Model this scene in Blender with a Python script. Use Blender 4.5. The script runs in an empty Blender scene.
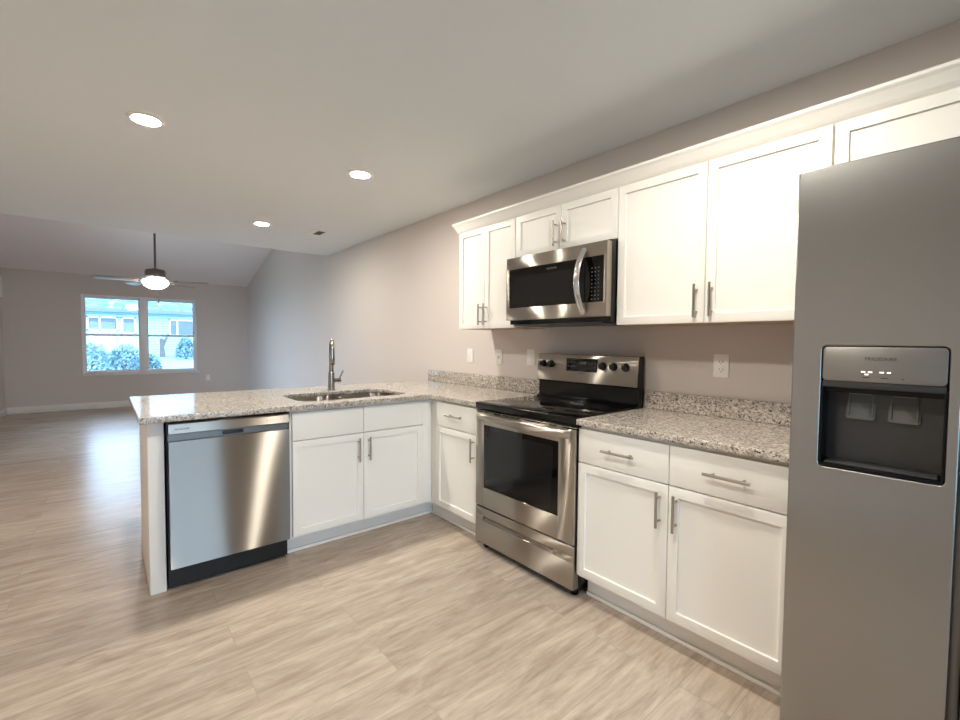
import bpy, bmesh, math, random
from mathutils import Matrix, Vector

random.seed(7)
S = bpy.context.scene
COL = S.collection
R = math.radians

# ------------------------------------------------------------------ camera
CX, CY, CZ = -2.3992, -1.3571, 1.2719
YAW, PITCH, ROLL, FPX = R(-39.9893), R(-2.2782), R(0.4988), 448.31
fw = Vector((math.sin(-YAW) * math.cos(PITCH), math.cos(YAW) * math.cos(PITCH), math.sin(PITCH)))
rt = Vector((math.cos(YAW), math.sin(YAW), 0))
up = rt.cross(fw)
rt2 = math.cos(ROLL) * rt + math.sin(ROLL) * up
up2 = rt2.cross(fw)
cd = bpy.data.cameras.new('camera')
cd.sensor_fit = 'HORIZONTAL'
cd.sensor_width = 36.0
cd.lens = FPX / 960 * 36.0
cd.clip_start = 0.05
cd.clip_end = 300
cam = bpy.data.objects.new('camera', cd)
COL.objects.link(cam)
m = Matrix.Identity(4)
for i in range(3):
    m[i][0], m[i][1], m[i][2] = rt2[i], up2[i], -fw[i]
m[0][3], m[1][3], m[2][3] = CX, CY, CZ
cam.matrix_world = m
S.camera = cam

# ------------------------------------------------------------------ world, exposure
LAMP = 460.0          # radiance of the recessed lamps
LAMP_COL = (1.0, 0.942, 0.835)
GLOBE = 26.0
SKY = 7.0
W = bpy.data.worlds.new('overcast_sky')
S.world = W
W.use_nodes = True
nt = W.node_tree
bg = nt.nodes['Background']
gt = nt.nodes.new('ShaderNodeTexCoord')
gs = nt.nodes.new('ShaderNodeSeparateXYZ')
gr = nt.nodes.new('ShaderNodeValToRGB')
nt.links.new(gt.outputs['Generated'], gs.inputs[0])
nt.links.new(gs.outputs['Z'], gr.inputs[0])
nt.links.new(gr.outputs[0], bg.inputs['Color'])
gr.color_ramp.elements[0].position = 0.0
gr.color_ramp.elements[0].color = (0.60, 0.78, 1.0, 1)
gr.color_ramp.elements[1].position = 0.8
gr.color_ramp.elements[1].color = (0.50, 0.70, 1.0, 1)
bg.inputs['Strength'].default_value = SKY
vs = S.view_settings
vs.view_transform = 'Standard'
vs.look = 'None'
vs.exposure = 0.40
vs.gamma = 1.0
vs.use_curve_mapping = False
try:
    S.cycles.use_denoising = True
    S.cycles.max_bounces = 10
    S.cycles.diffuse_bounces = 6
    S.cycles.sample_clamp_indirect = 8.0
    S.cycles.caustics_reflective = False
    S.cycles.caustics_refractive = False
except Exception:
    pass


# ------------------------------------------------------------------ materials
def lin(c):
    c = c / 255.0
    return c / 12.92 if c <= 0.04045 else ((c + 0.055) / 1.055) ** 2.4


def rgb(r, g, b):
    return (lin(r), lin(g), lin(b), 1)


MATS = {}


def mat(name, col, rough=0.5, metal=0.0, aniso=0.0, rot=0.25, emit=0.0, ecol=None, bump=0.0, bscale=200.0, spec=0.5, coat=0.0, vary=0.0):
    if name in MATS:
        return MATS[name]
    mt = bpy.data.materials.new(name)
    mt.use_nodes = True
    t = mt.node_tree
    p = t.nodes['Principled BSDF']
    p.inputs['Base Color'].default_value = col
    p.inputs['Roughness'].default_value = rough
    p.inputs['Metallic'].default_value = metal
    p.inputs['Specular IOR Level'].default_value = spec
    p.inputs['Coat Weight'].default_value = coat
    p.inputs['Coat Roughness'].default_value = 0.08
    if emit:
        p.inputs['Emission Color'].default_value = ecol or col
        p.inputs['Emission Strength'].default_value = emit
    tc = t.nodes.new('ShaderNodeTexCoord')
    if aniso:
        p.inputs['Anisotropic'].default_value = aniso
        p.inputs['Anisotropic Rotation'].default_value = rot
        tg = t.nodes.new('ShaderNodeTangent')
        tg.direction_type = 'RADIAL'
        tg.axis = 'Z'
        t.links.new(tg.outputs[0], p.inputs['Tangent'])
    if bump:
        n = t.nodes.new('ShaderNodeTexNoise')
        n.inputs['Scale'].default_value = bscale
        n.inputs['Detail'].default_value = 3
        b = t.nodes.new('ShaderNodeBump')
        b.inputs['Strength'].default_value = bump
        b.inputs['Distance'].default_value = 0.002
        t.links.new(tc.outputs['Object'], n.inputs['Vector'])
        t.links.new(n.outputs['Fac'], b.inputs['Height'])
        t.links.new(b.outputs[0], p.inputs['Normal'])
    if vary:
        n = t.nodes.new('ShaderNodeTexNoise')
        n.inputs['Scale'].default_value = 3.0
        n.inputs['Detail'].default_value = 4
        rp = t.nodes.new('ShaderNodeMapRange')
        rp.inputs['To Min'].default_value = rough - vary
        rp.inputs['To Max'].default_value = rough + vary
        t.links.new(tc.outputs['Object'], n.inputs['Vector'])
        t.links.new(n.outputs['Fac'], rp.inputs['Value'])
        t.links.new(rp.outputs[0], p.inputs['Roughness'])
    MATS[name] = mt
    return mt


def brushed(name, col, r, a):
    """Horizontally brushed steel: highlights stretch vertically."""
    mt = bpy.data.materials.new(name)
    mt.use_nodes = True
    t = mt.node_tree
    t.nodes.remove(t.nodes['Principled BSDF'])
    g = t.nodes.new('ShaderNodeBsdfAnisotropic')
    g.inputs['Color'].default_value = col
    g.inputs['Roughness'].default_value = r
    g.inputs['Anisotropy'].default_value = a
    tg = t.nodes.new('ShaderNodeTangent')
    tg.direction_type = 'RADIAL'
    tg.axis = 'Z'
    t.links.new(tg.outputs[0], g.inputs['Tangent'])
    t.links.new(g.outputs[0], t.nodes['Material Output'].inputs['Surface'])
    return mt


WALL = mat('greige_wall_paint', rgb(211, 202, 196), 0.75, bump=0.12, bscale=260, spec=0.2)
CEIL = mat('ceiling_paint', rgb(232, 237, 240), 0.85, bump=0.25, bscale=160, spec=0.15)
WHITE = mat('white_cabinet_paint', rgb(238, 235, 228), 0.38, spec=0.4)
TRIM = mat('white_trim_paint', rgb(236, 234, 230), 0.4, spec=0.4)
VINYL = mat('white_window_vinyl', rgb(240, 240, 242), 0.35)
STEEL = brushed('brushed_stainless_steel', rgb(180, 173, 163), 0.30, 0.78)
DWSTEEL = brushed('dishwasher_stainless_steel', rgb(168, 162, 154), 0.29, 0.87)
FRIDGE = mat('grey_stainless_fridge_skin', rgb(164, 163, 160), 0.26, 1.0, aniso=0.5, rot=0.0, bump=0.3, bscale=1.6)
CHROME = mat('polished_chrome', rgb(215, 212, 208), 0.12, 1.0)
FAUCET = mat('dark_polished_nickel', rgb(158, 150, 142), 0.14, 1.0)
NICKEL = mat('brushed_nickel', rgb(178, 170, 160), 0.28, 1.0)
BLACK = mat('black_enamel', rgb(8, 8, 8), 0.22, spec=0.35)
BGLASS = mat('black_glass', rgb(6, 6, 6), 0.04, spec=0.5)
SMOKE = mat('smoked_window_glass', rgb(24, 24, 25), 0.12, spec=0.4)
BPLASTIC = mat('black_plastic', rgb(14, 14, 14), 0.4)
DGREY = mat('dark_grey_plastic', rgb(52, 52, 52), 0.35)
MGREY = mat('grey_steel_strip', rgb(120, 118, 116), 0.35, 0.8)
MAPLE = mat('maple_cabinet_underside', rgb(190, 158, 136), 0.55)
PLATE = mat('white_plastic_plate', rgb(240, 238, 232), 0.3)
SLOT = mat('dark_slot', rgb(40, 38, 36), 0.6)
MARK = mat('grey_print', rgb(104, 104, 102), 0.5)
DMARK = mat('dark_print', rgb(60, 58, 56), 0.5)
LEDW = mat('lit_indicator', rgb(255, 225, 205), 0.4, emit=0.9, ecol=(1, 0.75, 0.62, 1))
LEDG = mat('lit_clock_digits', rgb(70, 105, 96), 0.4, emit=0.06, ecol=(0.5, 0.9, 0.8, 1))
LENS = mat('lamp_lens', (1, 1, 1, 1), 0.4, emit=LAMP, ecol=LAMP_COL + (1,))
GLOBEM = mat('fan_light_glass', (1, 1, 1, 1), 0.3, emit=GLOBE, ecol=(1.0, 0.93, 0.84, 1))
BPLATE = mat('charcoal_plate', rgb(38, 38, 38), 0.3)
PAD = mat('translucent_grey_paddle', rgb(92, 92, 90), 0.1, spec=0.7)
RECESS = mat('glossy_black_recess', rgb(8, 8, 9), 0.3, spec=0.25)
BRONZE = mat('dark_fan_metal', rgb(120, 110, 106), 0.35, 0.7)
BLADE = mat('fan_blade_wood', rgb(150, 138, 134), 0.3)


def granite():
    mt = bpy.data.materials.new('speckled_granite')
    mt.use_nodes = True
    t = mt.node_tree
    N, L = t.nodes, t.links
    p = N['Principled BSDF']
    tc = N.new('ShaderNodeTexCoord')

    def noise(sc, det=4, rough=0.6, off=0):
        n = N.new('ShaderNodeTexNoise')
        n.inputs['Scale'].default_value = sc
        n.inputs['Detail'].default_value = det
        n.inputs['Roughness'].default_value = rough
        mp = N.new('ShaderNodeMapping')
        mp.inputs['Location'].default_value = (off, off * 1.7, off * .6)
        mp.inputs['Rotation'].default_value = (R(20), 0, R(15))
        mp.inputs['Scale'].default_value = (1.0, .75, 1.0)
        L.new(tc.outputs['Object'], mp.inputs[0])
        L.new(mp.outputs[0], n.inputs['Vector'])
        return n.outputs['Fac']

    def step(v, a, b):
        mr = N.new('ShaderNodeMapRange')
        mr.inputs['From Min'].default_value = a
        mr.inputs['From Max'].default_value = b
        L.new(v, mr.inputs['Value'])
        return mr.outputs[0]

    def mix(f, a, b):
        mx = N.new('ShaderNodeMix')
        mx.data_type = 'RGBA'
        L.new(f, mx.inputs['Factor'])
        for k, v in ((6, a), (7, b)):
            if isinstance(v, tuple):
                mx.inputs[k].default_value = v
            else:
                L.new(v, mx.inputs[k])
        return mx.outputs[2]

    base = mix(step(noise(52, 3), .40, .62), rgb(214, 207, 197), rgb(180, 169, 156))
    base = mix(step(noise(100, 3, .6, 3), .52, .64), base, rgb(146, 134, 122))
    base = mix(step(noise(120, 2, .5, 9), .58, .63), base, rgb(112, 102, 95))
    base = mix(step(noise(115, 3, .65, 17), .58, .625), base, rgb(50, 46, 45))
    L.new(base, p.inputs['Base Color'])
    p.inputs['Roughness'].default_value = 0.12
    p.inputs['Specular IOR Level'].default_value = 0.5
    return mt


GRANITE = granite()


def floor_mat():
    mt = bpy.data.materials.new('vinyl_plank_floor')
    mt.use_nodes = True
    t = mt.node_tree
    N, L = t.nodes, t.links
    p = N['Principled BSDF']
    tc = N.new('ShaderNodeTexCoord')
    br = N.new('ShaderNodeTexBrick')
    br.offset = 0.37
    br.offset_frequency = 2
    br.squash = 1
    br.inputs['Scale'].default_value = 1
    br.inputs['Brick Width'].default_value = 1.22
    br.inputs['Row Height'].default_value = 0.182
    br.inputs['Mortar Size'].default_value = 0.0012
    br.inputs['Mortar Smooth'].default_value = 0.2
    br.inputs['Color1'].default_value = (0, 0, 0, 1)
    br.inputs['Color2'].default_value = (1, 1, 1, 1)
    br.inputs['Mortar'].default_value = (.5, .5, .5, 1)
    mp0 = N.new('ShaderNodeMapping')
    mp0.inputs['Location'].default_value = (.33, .05, 0)
    L.new(tc.outputs['Object'], mp0.inputs[0])
    L.new(mp0.outputs[0], br.inputs['Vector'])
    # grain, shifted per plank
    sh = N.new('ShaderNodeVectorMath')
    sh.operation = 'MULTIPLY_ADD'
    L.new(br.outputs['Color'], sh.inputs[0])
    sh.inputs[1].default_value = (7, 13, 5)
    L.new(tc.outputs['Object'], sh.inputs[2])
    mp = N.new('ShaderNodeMapping')
    mp.inputs['Scale'].default_value = (3.0, 17, 1)
    L.new(sh.outputs[0], mp.inputs[0])
    n1 = N.new('ShaderNodeTexNoise')
    n1.inputs['Scale'].default_value = 1.0
    n1.inputs['Detail'].default_value = 7
    n1.inputs['Roughness'].default_value = 0.72
    n1.inputs['Distortion'].default_value = 0.6
    L.new(mp.outputs[0], n1.inputs['Vector'])
    mp2 = N.new('ShaderNodeMapping')
    mp2.inputs['Scale'].default_value = (5, 90, 1)
    L.new(sh.outputs[0], mp2.inputs[0])
    n2 = N.new('ShaderNodeTexNoise')
    n2.inputs['Scale'].default_value = 1.0
    n2.inputs['Detail'].default_value = 4
    L.new(mp2.outputs[0], n2.inputs['Vector'])
    cr = N.new('ShaderNodeValToRGB')
    e = cr.color_ramp.elements
    e[0].position = 0.30
    e[0].color = rgb(149, 131, 116)
    e[1].position = 0.70
    e[1].color = rgb(199, 183, 166)
    k = cr.color_ramp.elements.new(0.5)
    k.color = rgb(178, 162, 147)
    L.new(n1.outputs['Fac'], cr.inputs[0])
    mx = N.new('ShaderNodeMix')
    mx.data_type = 'RGBA'
    mx.blend_type = 'MULTIPLY'
    mr = N.new('ShaderNodeMapRange')
    mr.inputs['From Min'].default_value = .45
    mr.inputs['From Max'].default_value = .75
    mr.inputs['To Max'].default_value = .3
    L.new(n2.outputs['Fac'], mr.inputs['Value'])
    L.new(mr.outputs[0], mx.inputs['Factor'])
    L.new(cr.outputs[0], mx.inputs[6])
    mx.inputs[7].default_value = rgb(196, 184, 174)
    # per plank tone
    sp = N.new('ShaderNodeSeparateColor')
    L.new(br.outputs['Color'], sp.inputs[0])
    mr2 = N.new('ShaderNodeMapRange')
    mr2.inputs['To Min'].default_value = 0.94
    mr2.inputs['To Max'].default_value = 1.05
    L.new(sp.outputs[0], mr2.inputs['Value'])
    vm = N.new('ShaderNodeVectorMath')
    vm.operation = 'SCALE'
    L.new(mx.outputs[2], vm.inputs[0])
    L.new(mr2.outputs[0], vm.inputs['Scale'])
    # seams
    ms = N.new('ShaderNodeMix')
    ms.data_type = 'RGBA'
    L.new(br.outputs['Fac'], ms.inputs['Factor'])
    L.new(vm.outputs[0], ms.inputs[6])
    ms.inputs[7].default_value = rgb(160, 143, 128)
    L.new(ms.outputs[2], p.inputs['Base Color'])
    p.inputs['Roughness'].default_value = 0.27
    p.inputs['Specular IOR Level'].default_value = 0.5
    b = N.new('ShaderNodeBump')
    b.inputs['Strength'].default_value = 0.12
    b.inputs['Distance'].default_value = 0.002
    L.new(n1.outputs['Fac'], b.inputs['Height'])
    b2 = N.new('ShaderNodeBump')
    b2.inputs['Strength'].default_value = 0.25
    b2.inputs['Distance'].default_value = 0.0015
    b2.invert = True
    L.new(br.outputs['Fac'], b2.inputs['Height'])
    L.new(b.outputs[0], b2.inputs['Normal'])
    L.new(b2.outputs[0], p.inputs['Normal'])
    return mt


FLOOR = floor_mat()


def pane_mat():
    mt = bpy.data.materials.new('clear_window_glass')
    mt.use_nodes = True
    t = mt.node_tree
    N, L = t.nodes, t.links
    for n in list(N):
        N.remove(n)
    o = N.new('ShaderNodeOutputMaterial')
    tr = N.new('ShaderNodeBsdfTransparent')
    tr.inputs[0].default_value = (0.92, 0.96, 0.975, 1)
    gl = N.new('ShaderNodeBsdfGlossy')
    gl.inputs['Roughness'].default_value = 0.02
    fr = N.new('ShaderNodeFresnel')
    fr.inputs[0].default_value = 1.45
    mx = N.new('ShaderNodeMixShader')
    L.new(fr.outputs[0], mx.inputs[0])
    L.new(tr.outputs[0], mx.inputs[1])
    L.new(gl.outputs[0], mx.inputs[2])
    L.new(mx.outputs[0], o.inputs[0])
    return mt


GLASS = pane_mat()


def banded(name, c1, c2, period, width, axis='Z', noise=0.0, rough=0.7):
    """Regular courses (siding laps, shingle rows): a narrow seam every `period` metres."""
    mt = bpy.data.materials.new(name)
    mt.use_nodes = True
    t = mt.node_tree
    N, L = t.nodes, t.links
    p = N['Principled BSDF']
    p.inputs['Roughness'].default_value = rough
    tc = N.new('ShaderNodeTexCoord')
    s = N.new('ShaderNodeSeparateXYZ')
    L.new(tc.outputs['Object'], s.inputs[0])
    md = N.new('ShaderNodeMath')
    md.operation = 'PINGPONG'
    md.inputs[1].default_value = period / 2
    L.new(s.outputs[axis], md.inputs[0])
    lt = N.new('ShaderNodeMath')
    lt.operation = 'LESS_THAN'
    lt.inputs[1].default_value = width / 2
    L.new(md.outputs[0], lt.inputs[0])
    mx = N.new('ShaderNodeMix')
    mx.data_type = 'RGBA'
    L.new(lt.outputs[0], mx.inputs['Factor'])
    mx.inputs[6].default_value = c1
    mx.inputs[7].default_value = c2
    out = mx.outputs[2]
    if noise:
        n = N.new('ShaderNodeTexNoise')
        n.inputs['Scale'].default_value = noise
        n.inputs['Detail'].default_value = 3
        L.new(tc.outputs['Object'], n.inputs['Vector'])
        mr = N.new('ShaderNodeMapRange')
        mr.inputs['From Min'].default_value = .38
        mr.inputs['From Max'].default_value = .62
        L.new(n.outputs['Fac'], mr.inputs['Value'])
        m2 = N.new('ShaderNodeMix')
        m2.data_type = 'RGBA'
        L.new(mr.outputs[0], m2.inputs['Factor'])
        L.new(out, m2.inputs[6])
        m2.inputs[7].default_value = c2
        out = m2.outputs[2]
    L.new(out, p.inputs['Base Color'])
    return mt


# ------------------------------------------------------------------ mesh helpers
def smooth_mesh(me, ang=35):
    for p in me.polygons:
        p.use_smooth = True
    try:
        me.set_sharp_from_angle(angle=R(ang))
    except Exception:
        pass


class B:
    """Collects shapes, then links them as ONE mesh object."""

    def __init__(self, M=None):
        self.bm = bmesh.new()
        self.M = M or Matrix.Identity(4)

    def _merge(self, b2, M=None):
        T = self.M @ (M or Matrix.Identity(4))
        bmesh.ops.transform(b2, matrix=T, verts=b2.verts)
        if T.determinant() < 0:
            bmesh.ops.reverse_faces(b2, faces=b2.faces)
        me = bpy.data.meshes.new('tmp')
        b2.to_mesh(me)
        b2.free()
        self.bm.from_mesh(me)
        bpy.data.meshes.remove(me)

    def box(self, x0, x1, y0, y1, z0, z1, bev=0.0, seg=2, M=None):
        b = bmesh.new()
        x0, x1 = min(x0, x1), max(x0, x1)
        y0, y1 = min(y0, y1), max(y0, y1)
        z0, z1 = min(z0, z1), max(z0, z1)
        bmesh.ops.create_cube(b, size=1)
        for v in b.verts:
            v.co = Vector(((x0 + x1) / 2 + v.co.x * (x1 - x0), (y0 + y1) / 2 + v.co.y * (y1 - y0), (z0 + z1) / 2 + v.co.z * (z1 - z0)))
        if bev:
            bmesh.ops.bevel(b, geom=list(b.edges), offset=bev, segments=seg, profile=0.5, affect='EDGES')
        self._merge(b, M)
        return self

    def cyl(self, p0, p1, r, r2=None, n=20, caps=True):
        p0, p1 = Vector(p0), Vector(p1)
        d = p1 - p0
        b = bmesh.new()
        bmesh.ops.create_cone(b, cap_ends=caps, segments=n, radius1=r, radius2=r if r2 is None else r2, depth=d.length)
        q = Vector((0, 0, 1)).rotation_difference(d.normalized()).to_matrix().to_4x4()
        self._merge(b, Matrix.Translation((p0 + p1) / 2) @ q)
        return self

    def lathe(self, prof, c=(0, 0, 0), n=32, axis=None):
        b = bmesh.new()
        rings = []
        for r, z in prof:
            if r < 1e-6:
                rings.append([b.verts.new((0, 0, z))])
            else:
                rings.append([b.verts.new((r * math.cos(2 * math.pi * k / n), r * math.sin(2 * math.pi * k / n), z)) for k in range(n)])
        for a, d in zip(rings, rings[1:]):
            for k in range(n):
                k2 = (k + 1) % n
                if len(a) == 1 and len(d) == 1:
                    continue
                if len(a) == 1:
                    b.faces.new((a[0], d[k2], d[k]))
                elif len(d) == 1:
                    b.faces.new((a[k], a[k2], d[0]))
                else:
                    b.faces.new((a[k], a[k2], d[k2], d[k]))
        bmesh.ops.recalc_face_normals(b, faces=b.faces)
        M = Matrix.Translation(c)
        if axis is not None:
            M = M @ Vector((0, 0, 1)).rotation_difference(Vector(axis).normalized()).to_matrix().to_4x4()
        self._merge(b, M)
        return self

    def tube(self, pts, r, n=12, caps=True, flat=None):
        """Sweep a circle (or a flat ellipse: flat = (normal, r_normal)) along pts."""
        b = bmesh.new()
        pts = [Vector(p) for p in pts]
        rings = []
        ref = None
        for i, p in enumerate(pts):
            d = (pts[min(i + 1, len(pts) - 1)] - pts[max(i - 1, 0)]).normalized()
            if ref is None:
                ref = Vector((0, 0, 1)) if abs(d.z) < 0.9 else Vector((1, 0, 0))
            a = d.cross(ref).normalized()
            c = a.cross(d).normalized()
            ref = c
            rr = r[i] if isinstance(r, (list, tuple)) else r
            ra, rc = (rr, rr) if flat is None else flat
            rings.append([b.verts.new(p + a * ra * math.cos(2 * math.pi * k / n) + c * rc * math.sin(2 * math.pi * k / n)) for k in range(n)])
        for a, d in zip(rings, rings[1:]):
            for k in range(n):
                b.faces.new((a[k], a[(k + 1) % n], d[(k + 1) % n], d[k]))
        if caps:
            b.faces.new(rings[0])
            b.faces.new(list(reversed(rings[-1])))
        bmesh.ops.recalc_face_normals(b, faces=b.faces)
        self._merge(b)
        return self

    def prism(self, poly, z0, z1, bev=0.0, M=None):
        """Extrude a polygon given in (x, y) from z0 to z1."""
        b = bmesh.new()
        f = b.faces.new([b.verts.new((x, y, z0)) for x, y in poly])
        r = bmesh.ops.extrude_face_region(b, geom=[f])
        for v in r['geom']:
            if isinstance(v, bmesh.types.BMVert):
                v.co.z = z1
        bmesh.ops.recalc_face_normals(b, faces=b.faces)
        if bev:
            bmesh.ops.bevel(b, geom=list(b.edges), offset=bev, segments=2, profile=0.5, affect='EDGES')
        self._merge(b, M)
        return self

    def loft(self, loops, cap0=False, cap1=True):
        b = bmesh.new()
        rings = [[b.verts.new(p) for p in lp] for lp in loops]
        n = len(rings[0])
        for a, d in zip(rings, rings[1:]):
            for k in range(n):
                b.faces.new((a[k], a[(k + 1) % n], d[(k + 1) % n], d[k]))
        if cap0:
            b.faces.new(list(reversed(rings[0])))
        if cap1:
            b.faces.new(rings[-1])
        bmesh.ops.recalc_face_normals(b, faces=b.faces)
        self._merge(b)
        return self

    def shaker(self, w, h, M, th=0.02, stile=0.058, rec=0.009):
        """A cabinet door centred on the local origin, front face towards +z of M."""
        b = bmesh.new()
        bmesh.ops.create_cube(b, size=1)
        for v in b.verts:
            v.co = Vector((v.co.x * w, v.co.y * h, (v.co.z - 0.5) * th))
        bmesh.ops.bevel(b, geom=[e for e in b.edges if all(v.co.z > -1e-6 for v in e.verts)], offset=0.0016, segments=2, profile=0.5, affect='EDGES')
        if stile:
            b.faces.ensure_lookup_table()
            f = max((f for f in b.faces if f.normal.z > 0.9), key=lambda f: f.calc_area())
            bmesh.ops.inset_individual(b, faces=[f], thickness=stile - 0.0016, depth=0)
            bmesh.ops.inset_individual(b, faces=[f], thickness=0.0022, depth=-rec)
        self._merge(b, M)
        return self

    def obj(self, name, material, parent=None, local=False, smooth=True, label=None):
        me = bpy.data.meshes.new(name)
        if parent is not None and not local:
            bmesh.ops.transform(self.bm, matrix=WORLD[parent.name].inverted(), verts=self.bm.verts)
        self.bm.to_mesh(me)
        self.bm.free()
        me.materials.append(material)
        if smooth:
            smooth_mesh(me)
        return link(name, me, parent, label)


WORLD = {}


def link(name, me, parent=None, label=None):
    o = bpy.data.objects.new(name, me)
    COL.objects.link(o)
    if parent is not None:
        o.parent = parent
        WORLD[o.name] = WORLD[parent.name]
    else:
        WORLD[o.name] = Matrix.Identity(4)
    if label:
        o['label'] = label
    return o


def thing(name, label, cat, loc=(0, 0, 0), rz=0.0, group=None):
    o = bpy.data.objects.new(name, None)
    o.empty_display_size = 0.1
    COL.objects.link(o)
    o.location = loc
    o.rotation_euler = (0, 0, rz)
    WORLD[o.name] = Matrix.Translation(loc) @ Matrix.Rotation(rz, 4, 'Z')
    return tag(o, label, cat, group)


def tag(o, label, cat, group=None):
    o['label'] = label
    o['category'] = cat
    if group:
        o['group'] = group
    return o


def structure(o):
    o['kind'] = 'structure'
    return o


def struct_empty(name, loc):
    o = bpy.data.objects.new(name, None)
    COL.objects.link(o)
    o.location = loc
    WORLD[o.name] = Matrix.Translation(loc)
    return structure(o)


def dup(o, loc=None, parent=None, label=None):
    c = o.copy()
    COL.objects.link(c)
    c.parent = parent
    if loc is not None:
        c.location = loc
        WORLD[c.name] = Matrix.Translation(loc)
    elif parent is not None:
        WORLD[c.name] = WORLD[parent.name]
    if label:
        c['label'] = label
    for ch in o.children:
        dup(ch, None, c)
    return c


def frame(o, u, v, n):
    M = Matrix.Identity(4)
    for i in range(3):
        M[i][0], M[i][1], M[i][2], M[i][3] = u[i], v[i], n[i], o[i]
    return M


def FW(x, y, z):        # a plane facing the room from the cabinet wall (towards -x)
    return frame((x, y, z), (0, -1, 0), (0, 0, 1), (-1, 0, 0))


def FP(x, y, z):        # a plane facing the camera side of the peninsula (towards -y)
    return frame((x, y, z), (1, 0, 0), (0, 0, 1), (0, -1, 0))


def text(name, s, size, M, material, parent, align='CENTER', depth=0.0004, local=False):
    c = bpy.data.curves.new('t', 'FONT')
    c.body = s
    c.size = size
    c.align_x = align
    c.align_y = 'CENTER'
    c.extrude = depth
    o = bpy.data.objects.new('t', c)
    COL.objects.link(o)
    bpy.context.view_layer.update()
    dg = bpy.context.evaluated_depsgraph_get()
    me = bpy.data.meshes.new_from_object(o.evaluated_get(dg))
    bpy.data.objects.remove(o)
    bpy.data.curves.remove(c)
    T = M if local else WORLD[parent.name].inverted() @ M
    me.transform(T)
    me.materials.clear()
    me.materials.append(material)
    me.name = name
    return link(name, me, parent)


def rrect(x0, x1, y0, y1, r, n=6):
    pts = []
    for cx, cy, a in ((x1 - r, y1 - r, 0), (x0 + r, y1 - r, 90), (x0 + r, y0 + r, 180), (x1 - r, y0 + r, 270)):
        for k in range(n + 1):
            t = R(a + 90 * k / n)
            pts.append((cx + r * math.cos(t), cy + r * math.sin(t)))
    return pts


def pull(M, parent, length=0.15, vertical=True, name='handle'):
    """A bar pull on two posts; M has its z axis pointing out of the door."""
    b = B(M)
    h = length / 2
    ax = (0, 1) if vertical else (1, 0)

    def P(s, n):
        return (ax[0] * s, ax[1] * s, n)
    b.cyl(P(-h, .032), P(h, .032), .006, n=14)
    for s in (-h * .66, h * .66):
        b.cyl(P(s, 0), P(s, .032), .0045, n=10)
    return b.obj(name, NICKEL, parent)


# ================================================================== THE SETTING
H = 2.4553
XL, YB, YF = -3.675, -3.3, 9.374
YC = 4.870                      # where the flat kitchen ceiling ends
ZF = 2.4267
SL = 0.272
ZV = ZF + SL * (YF - YC)
T = 0.14

structure(B().box(XL - T, T, YB - T, YF + T, -0.12, 0).obj('floor', FLOOR, smooth=False))
# the flat ceiling and its end face (the drop wall under the vault)
structure(B().box(XL - T, T, YB - T, YC, H, H + 0.12).obj('ceiling', CEIL, smooth=False))
structure(B().box(XL, 0, YC - T, YC - 0.001, H + 0.12, ZV + .05).obj('wall_header', WALL, smooth=False))
b = B()
b.prism([(YC - T, ZV + SL * T), (YF + T, ZF - SL * T), (YF + T, ZF - SL * T + .12), (YC - T, ZV + SL * T + .12)], 0, 1,
        M=frame((XL - T, 0, 0), (0, 1, 0), (0, 0, 1), (1, 0, 0)) @ Matrix.Diagonal((1, 1, -XL + 2 * T, 1)))
structure(b.obj('ceiling_vault', mat('vault_ceiling_paint', rgb(244, 237, 238), 0.85, bump=0.25, bscale=160, spec=0.15), smooth=False))
prof = [(YB - T, 0), (YF + T, 0), (YF + T, ZF), (YC, ZV), (YC, H + .1), (YB - T, H + .1)]
b = B()
b.prism(prof, 0, T, M=frame((0, 0, 0), (0, 1, 0), (0, 0, 1), (1, 0, 0)))
structure(b.obj('wall_right', WALL, smooth=False))
LY0, LY1, LZ0, LZ1 = 5.15, 7.75, 0.30, 2.12        # unseen side window, added for daylight in the living room
b = B()
for pr in ([(YB - T, 0), (LY0, 0), (LY0, ZV - SL * (LY0 - YC)), (YC, ZV), (YC, H + .1), (YB - T, H + .1)],
           [(LY0, 0), (LY1, 0), (LY1, LZ0), (LY0, LZ0)],
           [(LY0, LZ1), (LY1, LZ1), (LY1, ZV - SL * (LY1 - YC)), (LY0, ZV - SL * (LY0 - YC))],
           [(LY1, 0), (YF + T, 0), (YF + T, ZF), (LY1, ZV - SL * (LY1 - YC))]):
    b.prism(pr, 0, T, M=frame((XL - T, 0, 0), (0, 1, 0), (0, 0, 1), (1, 0, 0)))
structure(b.obj('wall_left', WALL, smooth=False))


def wall_with_hole(nm, y0, y1, x0, x1, z0, z1, top):
    b = B()
    b.box(XL, x0, y0, y1, 0, top)
    b.box(x1, 0, y0, y1, 0, top)
    b.box(x0, x1, y0, y1, z1, top)
    if z0 > 0:
        b.box(x0, x1, y0, y1, 0, z0)
    return structure(b.obj(nm, WALL, smooth=False))


WX0, WX1, WZ0, WZ1 = -2.705, -0.940, 0.6326, 2.0744
wall_with_hole('wall_far', YF, YF + T, WX0, WX1, WZ0, WZ1, ZF - .002)
DX0, DX1, DZ1 = -2.95, -1.06, 2.06
wall_with_hole('wall_back', YB - T, YB, DX0, DX1, 0, DZ1, H)

# baseboards
def base_run(nm, x0, x1, y0, y1):
    b = B()
    b.box(x0, x1, y0, y1, 0, .115, bev=.003)
    structure(b.obj(nm, TRIM))


base_run('baseboard_far', XL + .016, -.016, YF - .015, YF)
base_run('baseboard_left', XL, XL + .015, YB + .02, YF)
base_run('baseboard_right', -.015, 0, 2.3, YF - .015)

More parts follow.
